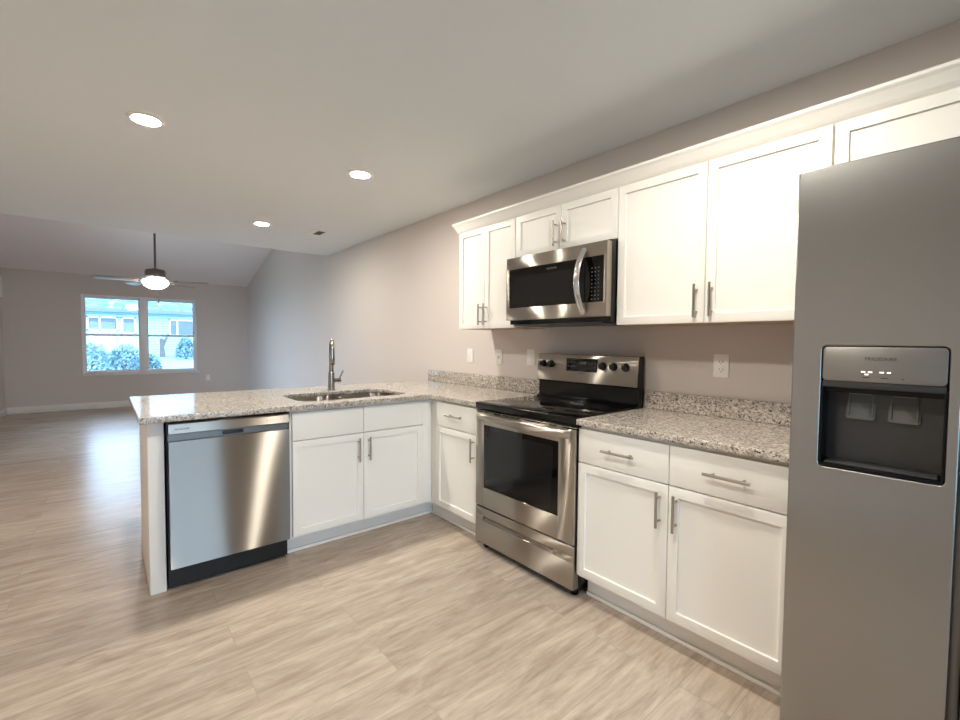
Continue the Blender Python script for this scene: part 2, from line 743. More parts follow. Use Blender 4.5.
# far window: a pair of double hung units
w1 = struct_empty('window_1', (WX0, YF, WZ0))
ym = -1.809
b = B()
f = .032
b.box(WX0, WX0 + f, YF + .03, YF + .12, WZ0, WZ1, bev=.003)
b.box(WX1 - f, WX1, YF + .03, YF + .12, WZ0, WZ1, bev=.003)
b.box(ym - .046, ym + .046, YF + .022, YF + .12, WZ0, WZ1, bev=.003)
b.box(WX0 + f, WX1 - f, YF + .03, YF + .12, WZ1 - f, WZ1, bev=.003)
b.box(WX0 + f, WX1 - f, YF + .03, YF + .12, WZ0, WZ0 + .03, bev=.003)
b.obj('window_frame', VINYL, w1)
B().box(WX0 - .03, WX1 + .03, YF - .035, YF + .03, WZ0 - .03, WZ0, bev=.004).obj('window_sill', TRIM, w1)
zr = 1.345
for xa, xb in ((WX0 + f, ym - .046), (ym + .046, WX1 - f)):
    for za, zb, yy in ((zr - .02, WZ1 - f, YF + .085), (WZ0 + .03, zr + .02, YF + .055)):
        b = B()
        s = .030
        b.box(xa, xa + s, yy, yy + .028, za, zb, bev=.002)
        b.box(xb - s, xb, yy, yy + .028, za, zb, bev=.002)
        b.box(xa + s, xb - s, yy, yy + .028, zb - s, zb, bev=.002)
        b.box(xa + s, xb - s, yy, yy + .028, za, za + s, bev=.002)
        sh = b.obj('sash', VINYL, w1)
        B().box(xa + s, xb - s, yy + .012, yy + .016, za + s, zb - s).obj('pane', GLASS, sh, smooth=False)

# added side window, out of view, sized to brighten the vault and right wall
w2 = struct_empty('window_2_added', (XL, LY0, LZ0))
b = B()
for ya, yb, za, zb in ((LY0, LY0 + .05, LZ0, LZ1), (LY1 - .05, LY1, LZ0, LZ1), (LY0 + .05, LY1 - .05, LZ1 - .05, LZ1), (LY0 + .05, LY1 - .05, LZ0, LZ0 + .05), ((LY0 + LY1) / 2 - .045, (LY0 + LY1) / 2 + .045, LZ0 + .05, LZ1 - .05)):
    b.box(XL - .12, XL - .04, ya, yb, za, zb, bev=.003)
b.obj('window_frame', VINYL, w2)
B().box(XL - .04, XL + .03, LY0 - .03, LY1 + .03, LZ0 - .03, LZ0, bev=.004).obj('window_sill', TRIM, w2)
for ya, yb in ((LY0 + .05, (LY0 + LY1) / 2 - .045), ((LY0 + LY1) / 2 + .045, LY1 - .05)):
    B().box(XL - .085, XL - .08, ya, yb, LZ0 + .05, LZ1 - .05).obj('pane', GLASS, w2, smooth=False)

# glazed patio door in the wall behind the camera (seen mirrored in the steel)
d1 = struct_empty('door_1', (DX0, YB, 0))
b = B()
b.box(DX0, DX0 + .04, YB - .12, YB - .01, 0, DZ1, bev=.003)
b.box(DX1 - .04, DX1, YB - .12, YB - .01, 0, DZ1, bev=.003)
b.box(DX0 + .04, DX1 - .04, YB - .12, YB - .01, DZ1 - .04, DZ1, bev=.003)
b.box(DX0 + .04, DX1 - .04, YB - .12, YB - .01, 0, .03, bev=.003)
b.obj('door_frame', VINYL, d1)
xm = (DX0 + DX1) / 2
for xa, xb, yy in ((DX0 + .04, xm + .03, YB - .06), (xm - .03, DX1 - .04, YB - .1)):
    b = B()
    s = .06
    b.box(xa, xa + s, yy, yy + .035, .03, DZ1 - .04, bev=.002)
    b.box(xb - s, xb, yy, yy + .035, .03, DZ1 - .04, bev=.002)
    b.box(xa + s, xb - s, yy, yy + .035, DZ1 - .04 - s, DZ1 - .04, bev=.002)
    b.box(xa + s, xb - s, yy, yy + .035, .03, .03 + s, bev=.002)
    sh = b.obj('door_sash', VINYL, d1)
    B().box(xa + s, xb - s, yy + .015, yy + .02, .03 + s, DZ1 - .04 - s).obj('pane', GLASS, sh, smooth=False)

# half wall that closes the end and the back of the peninsula
b = B()
b.box(-2.2466, -2.1790, 1.352, 1.9876, 0, .872, bev=.003)
b.box(-2.1790, 0, 1.93, 1.9876, 0, .872)
structure(b.obj('wall_peninsula', WHITE))
structure(B().box(-2.2466, -.016, 1.9886, 2.003, 0, .11, bev=.003).obj('baseboard_peninsula', TRIM))

# ================================================================== CABINETS
XB, XU, YP = -.6296, -.3278, 1.2908
ZB, ZS, ZT = .1298, .6905, .856
PT = .872                       # carcass top


def door(parent, M, w, h, material=WHITE, name='door', stile=.058):
    return B().shaker(w, h, M, stile=stile).obj(name, material, parent)


def wall_door(parent, x, y0, y1, z0, z1, hy=None, hz=None, name='door', stile=.058, horiz=False, length=.15):
    d = door(parent, FW(x, (y0 + y1) / 2, (z0 + z1) / 2), abs(y1 - y0), z1 - z0, name=name, stile=stile)
    if hy is not None:
        pull(FW(x, hy, hz), d, length, not horiz)
    return d


# --- base cabinet right of the range
t = thing('base_cabinet', 'wide white base cabinet with two drawers over two doors, between range and refrigerator', 'cabinet', (-.32, -.457, 0))
b = B()
b.box(-.6096, -.004, -.909, -.004, .115, PT)
b.obj('carcass', WHITE, t)
b = B()
b.box(-.54, -.525, -.905, -.008, 0, .1145)
tk = b.obj('toe_kick', WHITE, t)
B().box(-.553, -.5405, -.905, -.008, 0, .02, bev=.004).obj('shoe_moulding', WHITE, tk)
wall_door(t, XB, -.004, -.4600, ZB, ZS - .003, -.426, .583)
wall_door(t, XB, -.4640, -.909, ZB, ZS - .003, -.4975, .585)
wall_door(t, XB, -.004, -.4600, ZS + .003, ZT, -.233, .776, 'drawer', 0, True, .162)
wall_door(t, XB, -.4640, -.909, ZS + .003, ZT, -.691, .777, 'drawer', 0, True, .165)

# --- base cabinet left of the range
t = thing('base_cabinet', 'narrow white base cabinet with one drawer over one door, in the corner left of range', 'cabinet', (-.32, 1.03, 0))
b = B()
b.box(-.6096, -.004, .766, 1.309, .115, PT)
b.obj('carcass', WHITE, t)
tk = B().box(-.54, -.525, .77, 1.398, 0, .1145).obj('toe_kick', WHITE, t)
B().box(-.553, -.5405, .77, 1.385, 0, .02, bev=.004).obj('shoe_moulding', WHITE, tk)
wall_door(t, XB, .767, 1.2208, ZB, ZS - .003, .803, .594)
wall_door(t, XB, .767, 1.2208, ZS + .003, ZT, .996, .780, 'drawer', 0, True, .165)

# --- sink base cabinet
t = thing('sink_base_cabinet', 'white sink base cabinet with two doors under plain false drawer fronts, right of dishwasher', 'cabinet', (-1.1, 1.6, 0))
b = B()
b.box(-1.590, -.6100, 1.311, 1.330, .115, PT)           # face frame
b.box(-1.590, -1.572, 1.330, 1.925, .115, PT)
b.box(-.628, -.6100, 1.330, 1.925, .115, PT)
b.box(-1.572, -.628, 1.330, 1.925, .115, .133)
b.box(-1.572, -.628, 1.915, 1.925, .133, PT)
b.obj('carcass', WHITE, t)
tk = B().box(-1.585, -.541, 1.400, 1.415, 0, .1145).obj('toe_kick', WHITE, t)
B().box(-1.585, -.554, 1.387, 1.3995, 0, .02, bev=.004).obj('shoe_moulding', WHITE, tk)
B().box(-.694, -.6302, 1.2955, 1.311, .1298, ZT, bev=.001).obj('filler_strip', WHITE, t)
for x0, x1, hx in ((-1.5793, -1.1424, -1.1785), (-1.1384, -.6967, -1.107)):
    d = door(t, FP((x0 + x1) / 2, YP, (ZB + ZS - .003) / 2), x1 - x0, ZS - .003 - ZB)
    pull(FP(hx, YP, .588), d, .15)
    door(t, FP((x0 + x1) / 2, YP, (ZS + .003 + ZT) / 2), x1 - x0, ZT - ZS - .003, name='false_drawer_front', stile=0)

# --- wall cabinets
def wall_cabinet(label, y0, y1, z0, doors, under=True):
    t = thing('wall_cabinet', label, 'cabinet', (-.16, (y0 + y1) / 2, z0))
    b = B()
    b.box(-.3078, -.003, y0, y1, z0 + .004, 2.092, bev=.001)
    b.obj('carcass', WHITE, t)
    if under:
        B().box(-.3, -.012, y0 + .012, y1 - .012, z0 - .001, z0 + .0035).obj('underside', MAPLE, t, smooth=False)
    for a, c, hy, hz in doors:
        wall_door(t, XU, a, c, z0, 2.085, hy, hz)
    return t


wall_cabinet('white double door wall cabinet right of the microwave, partly hidden by refrigerator', -.9005, -.0005, 1.369,
             ((-.004, -.4505, -.418, 1.468), (-.4555, -.898, -.486, 1.470)))
wall_cabinet('short white two door wall cabinet directly above the microwave', .0005, .7615, 1.8227,
             ((.7585, .3835, .416, 1.919), (.3795, .004, .352, 1.918)), False)
wall_cabinet('tall narrow white two door wall cabinet at left end of the row', .7625, 1.367, 1.369,
             ((1.3645, 1.0735, 1.102, 1.468), (1.0695, .768, 1.045, 1.468)))
wall_cabinet('white wall cabinet above the refrigerator, only its top showing', -1.8125, -.9015, 1.83,
             ((-.905, -1.3545, -1.325, 1.93), (-1.3585, -1.809, -1.39, 1.93)))

# crown moulding with a mitred return at its left end
cp = [(.004, 2.078), (.010, 2.0885), (.018, 2.094), (.026, 2.106), (.034, 2.122), (.043, 2.138), (.050, 2.146), (.052, 2.150), (.052, 2.160), (.004, 2.160)]
b = B()
loops = []
for wx, wy in (('w', None), ('c', None), ('e', None)):
    pass
n = len(cp)
L0 = [(-.004, 1.367 + o, z) for o, z in cp]
L1 = [(-.3078 - o, 1.367 + o, z) for o, z in cp]
L2 = [(-.3078 - o, -.815, z) for o, z in cp]
L3 = [(-.3078 - o, -1.8125, z) for o, z in cp]
b.loft([L0, L1, L2, L3], cap0=True, cap1=True)
tag(b.obj('crown_moulding', WHITE, smooth=False), 'white sloped crown moulding running along the top of the wall cabinets', 'moulding')

# ================================================================== COUNTERTOPS
def slab(name, outer, holes, z0, z1, parent, bev=.004):
    c = bpy.data.curves.new('c', 'CURVE')
    c.dimensions = '2D'
    c.fill_mode = 'BOTH'
    for poly in [outer] + holes:
        s = c.splines.new('POLY')
        s.points.add(len(poly) - 1)
        for p, (x, y) in zip(s.points, poly):
            p.co = (x, y, 0, 1)
        s.use_cyclic_u = True
    c.extrude = (z1 - z0) / 2 - bev
    c.bevel_depth = bev
    c.bevel_resolution = 2
    c.offset = -bev
    o = bpy.data.objects.new('c', c)
    COL.objects.link(o)
    bpy.context.view_layer.update()
    dg = bpy.context.evaluated_depsgraph_get()
    me = bpy.data.meshes.new_from_object(o.evaluated_get(dg))
    bpy.data.objects.remove(o)
    bpy.data.curves.remove(c)
    me.transform(WORLD[parent.name].inverted() @ Matrix.Translation((0, 0, (z0 + z1) / 2)))
    me.materials.clear()
    me.materials.append(GRANITE)
    smooth_mesh(me)
    return link(name, me, parent)


ZC, ZC0 = .9037, .8735
t = thing('countertop', 'L-shaped speckled granite countertop of the peninsula, with the sink cut into it', 'countertop', (-1.15, 1.75, ZC0))
SX0, SX1, SY0, SY1 = -1.498, -.745, 1.372, 1.845
outer = [(-2.2835, 1.2521), (-.700, 1.2521), (-.672, 1.246), (-.654, 1.228), (-.648, 1.200), (-.648, .767), (-.003, .767), (-.003, 2.270), (-2.2835, 2.270)]
slab('slab', outer, [list(reversed(rrect(SX0, SX1, SY0, SY1, .11, 8)))], ZC0, ZC, t)
B().box(-.030, -.002, .767, 2.243, ZC + .0005, 1.004, bev=.003).obj('backsplash', GRANITE, t)
t = thing('countertop', 'short straight granite countertop between range and refrigerator', 'countertop', (-.32, -.457, ZC0))
slab('slab', [(-.648, -.910), (-.003, -.910), (-.003, -.0015), (-.648, -.0015)], [], ZC0, ZC, t)
B().box(-.030, -.002, -.909, -.0025, ZC + .0005, 1.004, bev=.003).obj('backsplash', GRANITE, t)

# ================================================================== SINK AND FAUCET
t = thing('sink', 'stainless double bowl undermount sink set in the peninsula countertop', 'sink', (-1.1, 1.6, .68))
for x0, x1 in ((SX0 - .004, -1.134), (-1.110, SX1 + .004)):
    b = B()
    y0, y1 = SY0 - .004, SY1 + .004
    if y1 > 1.9:
        y1 = 1.9
    loops = []
    for ins, z, r in ((-.012, .8725, .12), (0, .8725, .11), (.004, .80, .105), (.010, .715, .10), (.020, .697, .09), (.045, .690, .07)):
        loops.append([(x, y, z) for x, y in rrect(x0 + ins, x1 - ins, y0 + ins, y1 - ins, r, 6)])
    b.loft(loops)
    bowl = b.obj('bowl', STEEL, t)
    cx, cy = (x0 + x1) / 2, (y0 + y1) / 2 + .03
    B().lathe([(0, .6935), (.02, .694), (.035, .6965), (.044, .6935), (.044, .6905)], (cx, cy, 0), 24).obj('drain', CHROME, bowl)

FX, FY = -1.097, 1.927
t = thing('kitchen_faucet', 'chrome pull-down faucet with side lever behind the sink', 'faucet', (FX, FY, ZC))
b = B()
b.lathe([(0, 0), (.029, 0), (.029, .006), (.0245, .010), (.0235, .045), (.022, .12), (.0215, .132), (.0175, .136), (0, .136)], (FX, FY, ZC + .0005))
b.obj('body', FAUCET, t)
dirv = Vector((-.33, -.944, 0)).normalized()
pts = [Vector((FX, FY, ZC + .13)), Vector((FX, FY, 1.205))]
rad = .058
for k in range(1, 13):
    a = math.pi * k / 12
    pts.append(Vector((FX, FY, 1.213)) + dirv * rad * (1 - math.cos(a)) + Vector((0, 0, rad * math.sin(a))))
b = B()
b.tube(pts, .0165, 18)
b.obj('spout', FAUCET, t)
p = pts[-1]
b = B()
b.lathe([(0, -.115), (.017, -.115), (.021, -.108), (.021, -.06), (.019, -.03), (.0175, .002), (0, .002)], p, 24)
sh = b.obj('spray_head', FAUCET, t)
B().lathe([(0, -.1165), (.012, -.1165), (.013, -.1145), (0, -.1145)], p, 20).obj('nozzle', BPLASTIC, sh)
b = B()
b.cyl((FX + .018, FY, .975), (FX + .070, FY - .005, .975), .0155, n=18)
b.tube([(FX + .06, FY - .004, .982), (FX + .068, FY - .006, 1.005), (FX + .088, FY - .008, 1.048)], [.0075, .006, .0055], 12)
b.obj('lever', FAUCET, t)

# ================================================================== DISHWASHER
DX0_, DX1_ = -2.1665, -1.6005
YD = 1.2809
t = thing('dishwasher', 'stainless steel dishwasher with pocket handle at the end of the peninsula', 'dishwasher', (-1.885, 1.6, 0))
B().box(DX0_ - .004, DX1_ + .004, 1.345, 1.925, .02, .866).obj('tub', BPLASTIC, t)
b = B()
# slightly bowed door skin
n = 14
sec = []
for k in range(n + 1):
    z = .132 + (.768 - .132) * k / n
    s = (k / n - .5) * 2
    sec.append((YD - .0075 * (1 - s * s), z))
poly = [(1.330, .132)] + sec + [(1.330, .768)]
b.prism([(y, z) for y, z in poly], DX0_, DX1_, M=frame((0, 0, 0), (0, 1, 0), (0, 0, 1), (1, 0, 0)))
dd = b.obj('door', DWSTEEL, t)
# recessed pocket strip and tilted control strip above the skin
B().box(DX0_, DX1_, YD + .022, 1.344, .766, .806).obj('pocket', MGREY, t)
b = B()
b.prism([(1.344, .804), (YD + .006, .804), (YD + .001, .808), (YD + .004, .853), (YD + .010, .858), (1.344, .858)], DX0_, DX1_, M=frame((0, 0, 0), (0, 1, 0), (0, 0, 1), (1, 0, 0)))
cs = b.obj('control_strip', STEEL, t, label='stainless control strip along the top')
for k in range(6):
    B().box(-1.72 + k * .018, -1.714 + k * .018, YD + .0005, YD + .004, .830, .8325).obj('button_mark', DMARK, cs, smooth=False)
text('lettering', 'FRIGIDAIRE', .0125, FP(-2.11, YD + .0022, .829), DMARK, cs)
B().box(-1.930, -1.832, YD + .012, YD + .023, .777, .796, bev=.003).obj('grip', BPLASTIC, t)
B().box(DX0_ - .003, DX1_ + .003, 1.385, 1.40, 0, .130).obj('toe_panel', BPLASTIC, t)

# ================================================================== RANGE
XR = -.648
RY0, RY1 = .003, .7625
t = thing('range', 'stainless freestanding electric range with black glass cooktop and backguard', 'stove', (-.33, .381, 0))
B().box(-.600, -.032, RY0 + .001, RY1 - .001, .045, .862, bev=.003).obj('body', BLACK, t)
for x in (-.585, -.08):
    for y in (.04, .72):
        B().lathe([(0, 0), (.02, 0), (.022, .008), (.012, .014), (.012, .05), (0, .05)], (x, y, 0), 16).obj('foot', BPLASTIC, t)
# cooktop
b = B()
b.box(XR - .006, -.10, RY0, RY1 + .001, .868, .907, bev=.005, seg=3)
ck = b.obj('cooktop', BLACK, t)
B().box(XR + .010, -.112, RY0 + .012, RY1 - .012, .9055, .9095, bev=.0015).obj('glass_surface', BGLASS, ck)
RING = mat('burner_ring_print', rgb(52, 52, 53), 0.2)
for x, y, r in ((-.47, .20, .115), (-.47, .56, .085), (-.24, .20, .08), (-.24, .56, .11)):
    b = B()
    b.lathe([(r - .003, 0), (r, .0004), (r + .002, 0)], (x, y, .9096), 48)
    b.lathe([(r * .6 - .0015, 0), (r * .6, .0004), (r * .6 + .0015, 0)], (x, y, .9096), 40)
    b.obj('burner_ring', RING, ck)
# oven door: steel frame with a recessed glass window
dz0, dz1 = .272, .858
b = B()
b.box(XR, -.602, RY0 + .001, .109, dz0, dz1, bev=.003)
b.box(XR, -.602, .691, RY1 - .001, dz0, dz1, bev=.003)
b.box(XR, -.602, .107, .693, .773, dz1, bev=.002)
b.box(XR, -.602, .107, .693, dz0, .390, bev=.002)
dr = b.obj('oven_door', STEEL, t)
b = B()
b.box(XR + .004, XR + .016, .105, .695, .386, .777)
win = b.obj('window', BGLASS, dr, smooth=False)
B().box(XR + .0028, XR + .0042, .150, .655, .420, .742).obj('window_screen', SMOKE, win, smooth=False)
# handle: wide bowed bar across the top of the door
pts = []
for k in range(15):
    s = k / 14 * 2 - 1
    pts.append((XR - .014 - .030 * (1 - abs(s) ** 3), .381 + s * .354, .823))
b = B()
b.tube(pts, .01, 16, flat=(.0085, .0205))
b.cyl((XR + .002, .042, .823), (XR - .016, .042, .823), .018, n=16)
b.cyl((XR + .002, .720, .823), (XR - .016, .720, .823), .018, n=16)
b.obj('door_handle', STEEL, dr)
b = B()
y = .745
for w, g in ((.10, .05), (.05, .02), (.14, .03), (.16, .025), (.05, .04), (.10, .02)):
    b.box(XR - .0008, XR + .002, y - w, y, .8475, .8540)
    y -= w + g
b.obj('vent_slots', BLACK, dr, smooth=False)
# storage drawer with a pressed grip groove
b = B()
b.box(XR, -.602, RY0 + .001, RY1 - .001, .212, dz0 - .008, bev=.003)
b.box(XR, -.602, RY0 + .001, RY1 - .001, .045, .185, bev=.003)
b.box(XR, -.602, RY0 + .001, .131, .180, .217, bev=.002)
b.box(XR, -.602, .690, RY1 - .001, .180, .217, bev=.002)
b.prism([(XR + .034, .218), (XR + .034, .212), (XR + .004, .182), (XR + .004, .178), (-.604, .178), (-.604, .218)], -.695, -.125, M=frame((0, 0, 0), (1, 0, 0), (0, 0, 1), (0, -1, 0)))
b.obj('storage_drawer', STEEL, t)
# backguard
b = B()
b.prism([(-.032, .870), (-.110, .870), (-.104, .909), (-.080, .925), (-.080, 1.012), (-.1015, 1.020), (-.0815, 1.192), (-.074, 1.197), (-.032, 1.197)], RY0, RY1,
        M=frame((0, 0, 0), (1, 0, 0), (0, 0, 1), (0, -1, 0)) @ Matrix.Diagonal((1, 1, -1, 1)))
bgd = b.obj('backguard', BLACK, t, smooth=False)
tilt = math.atan2(.018, .172)
MB = FW(-.0925, .381, 1.1095) @ Matrix.Rotation(-tilt, 4, 'X')
b = B(MB)
b.box(-.383, .379, -.0875, .0865, -.001, .006, bev=.0025)
pn = b.obj('control_panel', STEEL, bgd, label='tilted stainless control panel')
b = B(MB)
b.box(-.131, .107, -.018, .064, .0055, .0085, bev=.001)
ds = b.obj('display', BGLASS, bgd)
for r_ in range(2):
    for k in range(3):
        B(MB).box(-.120 + k * .024, -.106 + k * .024, .034 - r_ * .026, .046 - r_ * .026, .0085, .0088).obj('touch_key', DGREY, ds, smooth=False)
        B(MB).box(.040 + k * .022, .053 + k * .022, .030 - r_ * .026, .042 - r_ * .026, .0085, .0088).obj('touch_key', DGREY, ds, smooth=False)
text('clock_digits', '12:00', .026, MB @ Matrix.Translation((-.005, .036, .0086)), LEDG, ds)
text('lettering', 'FRIGIDAIRE', .011, MB @ Matrix.Translation((-.01, -.030, .0062)), DMARK, pn)
MKP = None
kn = None
for y in (.708, .640, .234, .158, .079):
    u = .381 - y
    b = B(MB @ Matrix.Translation((u, .022, .006)))
    b.lathe([(0, 0), (.024, 0), (.025, .004), (.021, .010), (.019, .024), (.016, .027), (0, .027)], n=24)
    b.box(-.004, .004, -.019, .019, .022, .031, bev=.0015)
    k_ = b.obj('knob', BPLASTIC, bgd)
    b = B(MB @ Matrix.Translation((u, .022, .006)))
    b.box(-.0008, .0008, .010, .018, .0309, .0313)
    b.obj('pointer', PLATE, k_, smooth=False)

# ================================================================== MICROWAVE
XM = -.4153
MZ0, MZ1 = 1.4123, 1.8023
t = thing('microwave', 'stainless over-the-range microwave with black window and curved handle', 'microwave', (-.2, .378, 1.38))
b = B()
b.box(-.372, -.006, .004, .758, 1.386, MZ1 + .012, bev=.003)
b.obj('body', BLACK, t)
b = B()
b.box(XM, -.373, .001, .752, MZ0, 1.489, bev=.003)
b.box(XM, -.373, .001, .752, 1.729, MZ1, bev=.003)
b.box(XM, -.373, .724, .752, 1.487, 1.731, bev=.002)
b.box(XM, -.373, .001, .022, 1.487, 1.731, bev=.002)
fr = b.obj('front_frame', STEEL, t)
B().box(XM + .0015, -.375, .142, .726, 1.486, 1.732).obj('door_glass', BGLASS, t, smooth=False)
B().box(XM + .0005, XM + .0018, .222, .690, 1.500, 1.680).obj('window_screen', SMOKE, t, smooth=False)
kp = B().box(XM + .0015, -.375, .020, .139, 1.486, 1.732).obj('keypad', BGLASS, t, smooth=False)
B().box(XM - .0004, XM + .002, .1395, .1415, MZ0 + .002, 1.488).obj('door_seam', SLOT, fr, smooth=False)
b = B()
for r_ in range(9):
    for c_ in range(3):
        y = .094 - c_ * .021
        z = 1.668 - r_ * .0205
        w = .0045 if 1 < r_ < 7 else .007
        b.box(XM + .0005, XM + .0016, y - w / 2, y + w / 2, z - .0025, z + .0025)
b.obj('key_marks', MARK, kp, smooth=False)
text('lettering', 'FRIGIDAIRE', .016, FW(XM + .001, .377, 1.702), MARK, t)
pts = []
for k in range(17):
    s = k / 16 * 2 - 1
    pts.append((XM - .008 - .062 * (1 - s * s), .142, 1.602 + s * .168))
b = B()
b.tube(pts, .01, 16, flat=(.019, .008))
b.cyl((XM + .001, .142, 1.436), (XM - .010, .142, 1.436), .013, n=16)
b.cyl((XM + .001, .142, 1.768), (XM - .010, .142, 1.768), .013, n=16)
b.obj('handle', CHROME, t)
b = B()
b.box(-.385, -.05, .05, .71, 1.378, 1.3865)
b.obj('underside_vent', DGREY, t, smooth=False)

# ================================================================== REFRIGERATOR
FT = math.atan(.0352)
t = thing('refrigerator', 'tall grey stainless side-by-side refrigerator with ice and water dispenser', 'refrigerator', (-.8537, -.9391, 0), FT)
FM = frame((0, 0, 0), (0, -1, 0), (0, 0, 1), (-1, 0, 0))     # u to the right, v up, n out of the door
FH = 1.7685


def F():
    return B(FM)


F().box(.004, .906, .02, FH - .012, -.715, -.068, bev=.004).obj('cabinet', DGREY, t, local=True)
# freezer door with the dispenser opening cut out of it
U0, U1, V0, V1 = .0695, .3195, .931, 1.2706
DW_ = .342
b = F()
ty = .062
b.box(.0, U0 + .002, .06, FH, -ty, 0, bev=.006, seg=3)
b.box(U1 - .002, DW_, .06, FH, -ty, 0, bev=.006, seg=3)
b.box(U0 - .010, U1 + .010, V1 - .0015, FH, -ty, -.0002, bev=.0003, seg=1)
b.box(U0 - .010, U1 + .010, .06, V0 + .0015, -ty, -.0002, bev=.0003, seg=1)
b2 = B(FM)
fz = None
bm = bmesh.new()
# one clean door skin: outer rounded slab, with a rectangular through hole
outer = rrect(0, DW_, .06, FH, .004, 3)
hole = rrect(U0, U1, V0, V1, .012, 5)
c = bpy.data.curves.new('c', 'CURVE')
c.dimensions = '2D'
c.fill_mode = 'BOTH'
for poly in (outer, list(reversed(hole))):
    s = c.splines.new('POLY')
    s.points.add(len(poly) - 1)
    for p, (x, y) in zip(s.points, poly):
        p.co = (x, y, 0, 1)
    s.use_cyclic_u = True
c.extrude = ty / 2 - .004
c.bevel_depth = .004
c.bevel_resolution = 2
c.offset = -.004
o = bpy.data.objects.new('c', c)
COL.objects.link(o)
bpy.context.view_layer.update()
me = bpy.data.meshes.new_from_object(o.evaluated_get(bpy.context.evaluated_depsgraph_get()))
bpy.data.objects.remove(o)
bpy.data.curves.remove(c)
me.transform(FM @ Matrix.Translation((0, 0, -ty / 2)))
me.materials.clear()
me.materials.append(FRIDGE)
me.name = 'freezer_door'
smooth_mesh(me)
b.bm.free()
b2.bm.free()
bm.free()
fd = link('freezer_door', me, t)
F().box(DW_ - .001, DW_ + .020, .07, FH - .01, -.05, -.02, bev=.004).obj('grip_channel', MGREY, fd, local=True)
b = F()
b.box(DW_ + .022, .910, .06, FH, -ty, 0, bev=.004, seg=3)
b.obj('refrigerator_door', FRIDGE, t, local=True)
F().box(.01, .90, .0, .055, -.60, -.09).obj('base_grille', BPLASTIC, t, local=True)
F().box(.03, .10, FH - .012, FH + .008, -.11, -.03, bev=.004).obj('hinge_cover', DGREY, t, local=True)

# dispenser
g = .003
b = F()
b.prism(rrect(U0 + g, U1 - g, 1.174, V1 - g, .010, 5), -.03, -.0015, bev=.001)
hd = b.obj('dispenser_panel', mat('dispenser_panel_steel', rgb(150, 147, 142), 0.36, 0.9), fd, local=True)
b = F()
b.box(U0 + g, U1 - g, 1.156, 1.1735, -.034, -.004, bev=.002)
b.obj('dispenser_lip', DGREY, fd, local=True)
b = F()
w_ = .006
b.box(U0 + .001, U1 - .001, V0 + .001, V1 - .002, -.118, -.112)          # back
b.box(U0 + .001, U0 + w_, V0 + .001, 1.157, -.113, -.001, bev=.001)
b.box(U1 - w_, U1 - .001, V0 + .001, 1.157, -.113, -.001, bev=.001)
b.box(U0 + w_, U1 - w_, V0 + .001, V0 + .010, -.113, -.001, bev=.001)
b.box(U0 + w_, U1 - w_, 1.14, 1.17, -.113, -.035)
b.box(U0 + w_, U0 + .040, V0 + .010, 1.15, -.113, -.085, bev=.008)       # inner side cheeks
b.box(U1 - .040, U1 - w_, V0 + .010, 1.15, -.113, -.085, bev=.008)
b.obj('dispenser_recess', RECESS, fd, local=True)
B(FM).box(U0 + .012, U1 - .012, V0 + .010, V0 + .016, -.105, -.006, bev=.002).obj('drip_tray', DGREY, fd, local=True)
for uc in (.150, .239):
    Mp = FM @ Matrix.Translation((uc, 1.103, -.070)) @ Matrix.Rotation(R(-14), 4, 'X')
    b = B(Mp)
    b.prism(rrect(-.032, .032, -.039, .039, .008, 4), -.004, .004, bev=.001)
    b.box(-.025, .025, .028, .036, .003, .018, bev=.003)
    b.box(-.028, -.024, -.03, .034, .003, .010, bev=.001)
    b.box(.024, .028, -.03, .034, .003, .010, bev=.001)
    b.obj('paddle', PAD, fd, local=True)
    b = B(FM)
    b.prism(rrect(uc - .030, uc + .020, 1.012, 1.062, .004, 3), -.1125, -.108, bev=.001)
    b.obj('rear_plate', BPLATE, fd, local=True)
text('lettering', 'FRIGIDAIRE', .0125, FM @ Matrix.Translation((.194, 1.236, -.0012)), DMARK, hd, local=True)
for u, v, w in ((.160, 1.2015, .009), (.174, 1.2015, .009), (.167, 1.195, .008), (.197, 1.2015, .009), (.211, 1.2015, .008)):
    F().box(u - w / 2, u + w / 2, v - .0018, v + .0018, -.0018, -.0010).obj('indicator_light', LEDW, hd, local=True, smooth=False)
for u, v, w in ((.166, 1.1865, .014), (.203, 1.1865, .014), (.238, 1.1865, .005)):
    F().box(u - w / 2, u + w / 2, v - .001, v + .001, -.0018, -.0010).obj('button_mark', DMARK, hd, local=True, smooth=False)

# ================================================================== PLATES ON THE WALLS
def plate(name, label, y, z, kind, group=None):
    t = thing(name, label, 'outlet' if 'outlet' in name else 'switch', (0, y, z))
    M = FW(-.0005, y, z)
    b = B(M)
    b.prism(rrect(-.037, .037, -.059, .059, .006, 3), 0, .006, bev=.0015)
    b.obj('cover_plate', PLATE, t)
    if kind == 'rocker':
        B(M).box(-.016, .016, -.033, .033, .005, .009, bev=.0015).obj('rocker', PLATE, t)
    elif kind == 'toggle':
        B(M).box(-.005, .005, -.004, .014, .004, .017, bev=.0015).obj('toggle', PLATE, t)
        B(M).box(-.006, .006, -.013, .013, .0055, .0064).obj('slot', SLOT, t, smooth=False)
    else:
        for v in (-.0195, .0195):
            b = B(M)
            b.prism(rrect(-.017, .017, v - .0145, v + .0145, .008, 3), .005, .0075, bev=.0006)
            f_ = b.obj('socket', PLATE, t)
            b = B(M)
            b.box(-.0085, -.006, v - .004, v + .006, .0074, .0079)
            b.box(.006, .0085, v - .004, v + .006, .0074, .0079)
            b.cyl((0, v - .0085, .0074), (0, v - .0085, .0079), .0028, n=10)
            b.obj('slots', SLOT, f_, smooth=False)
    return t


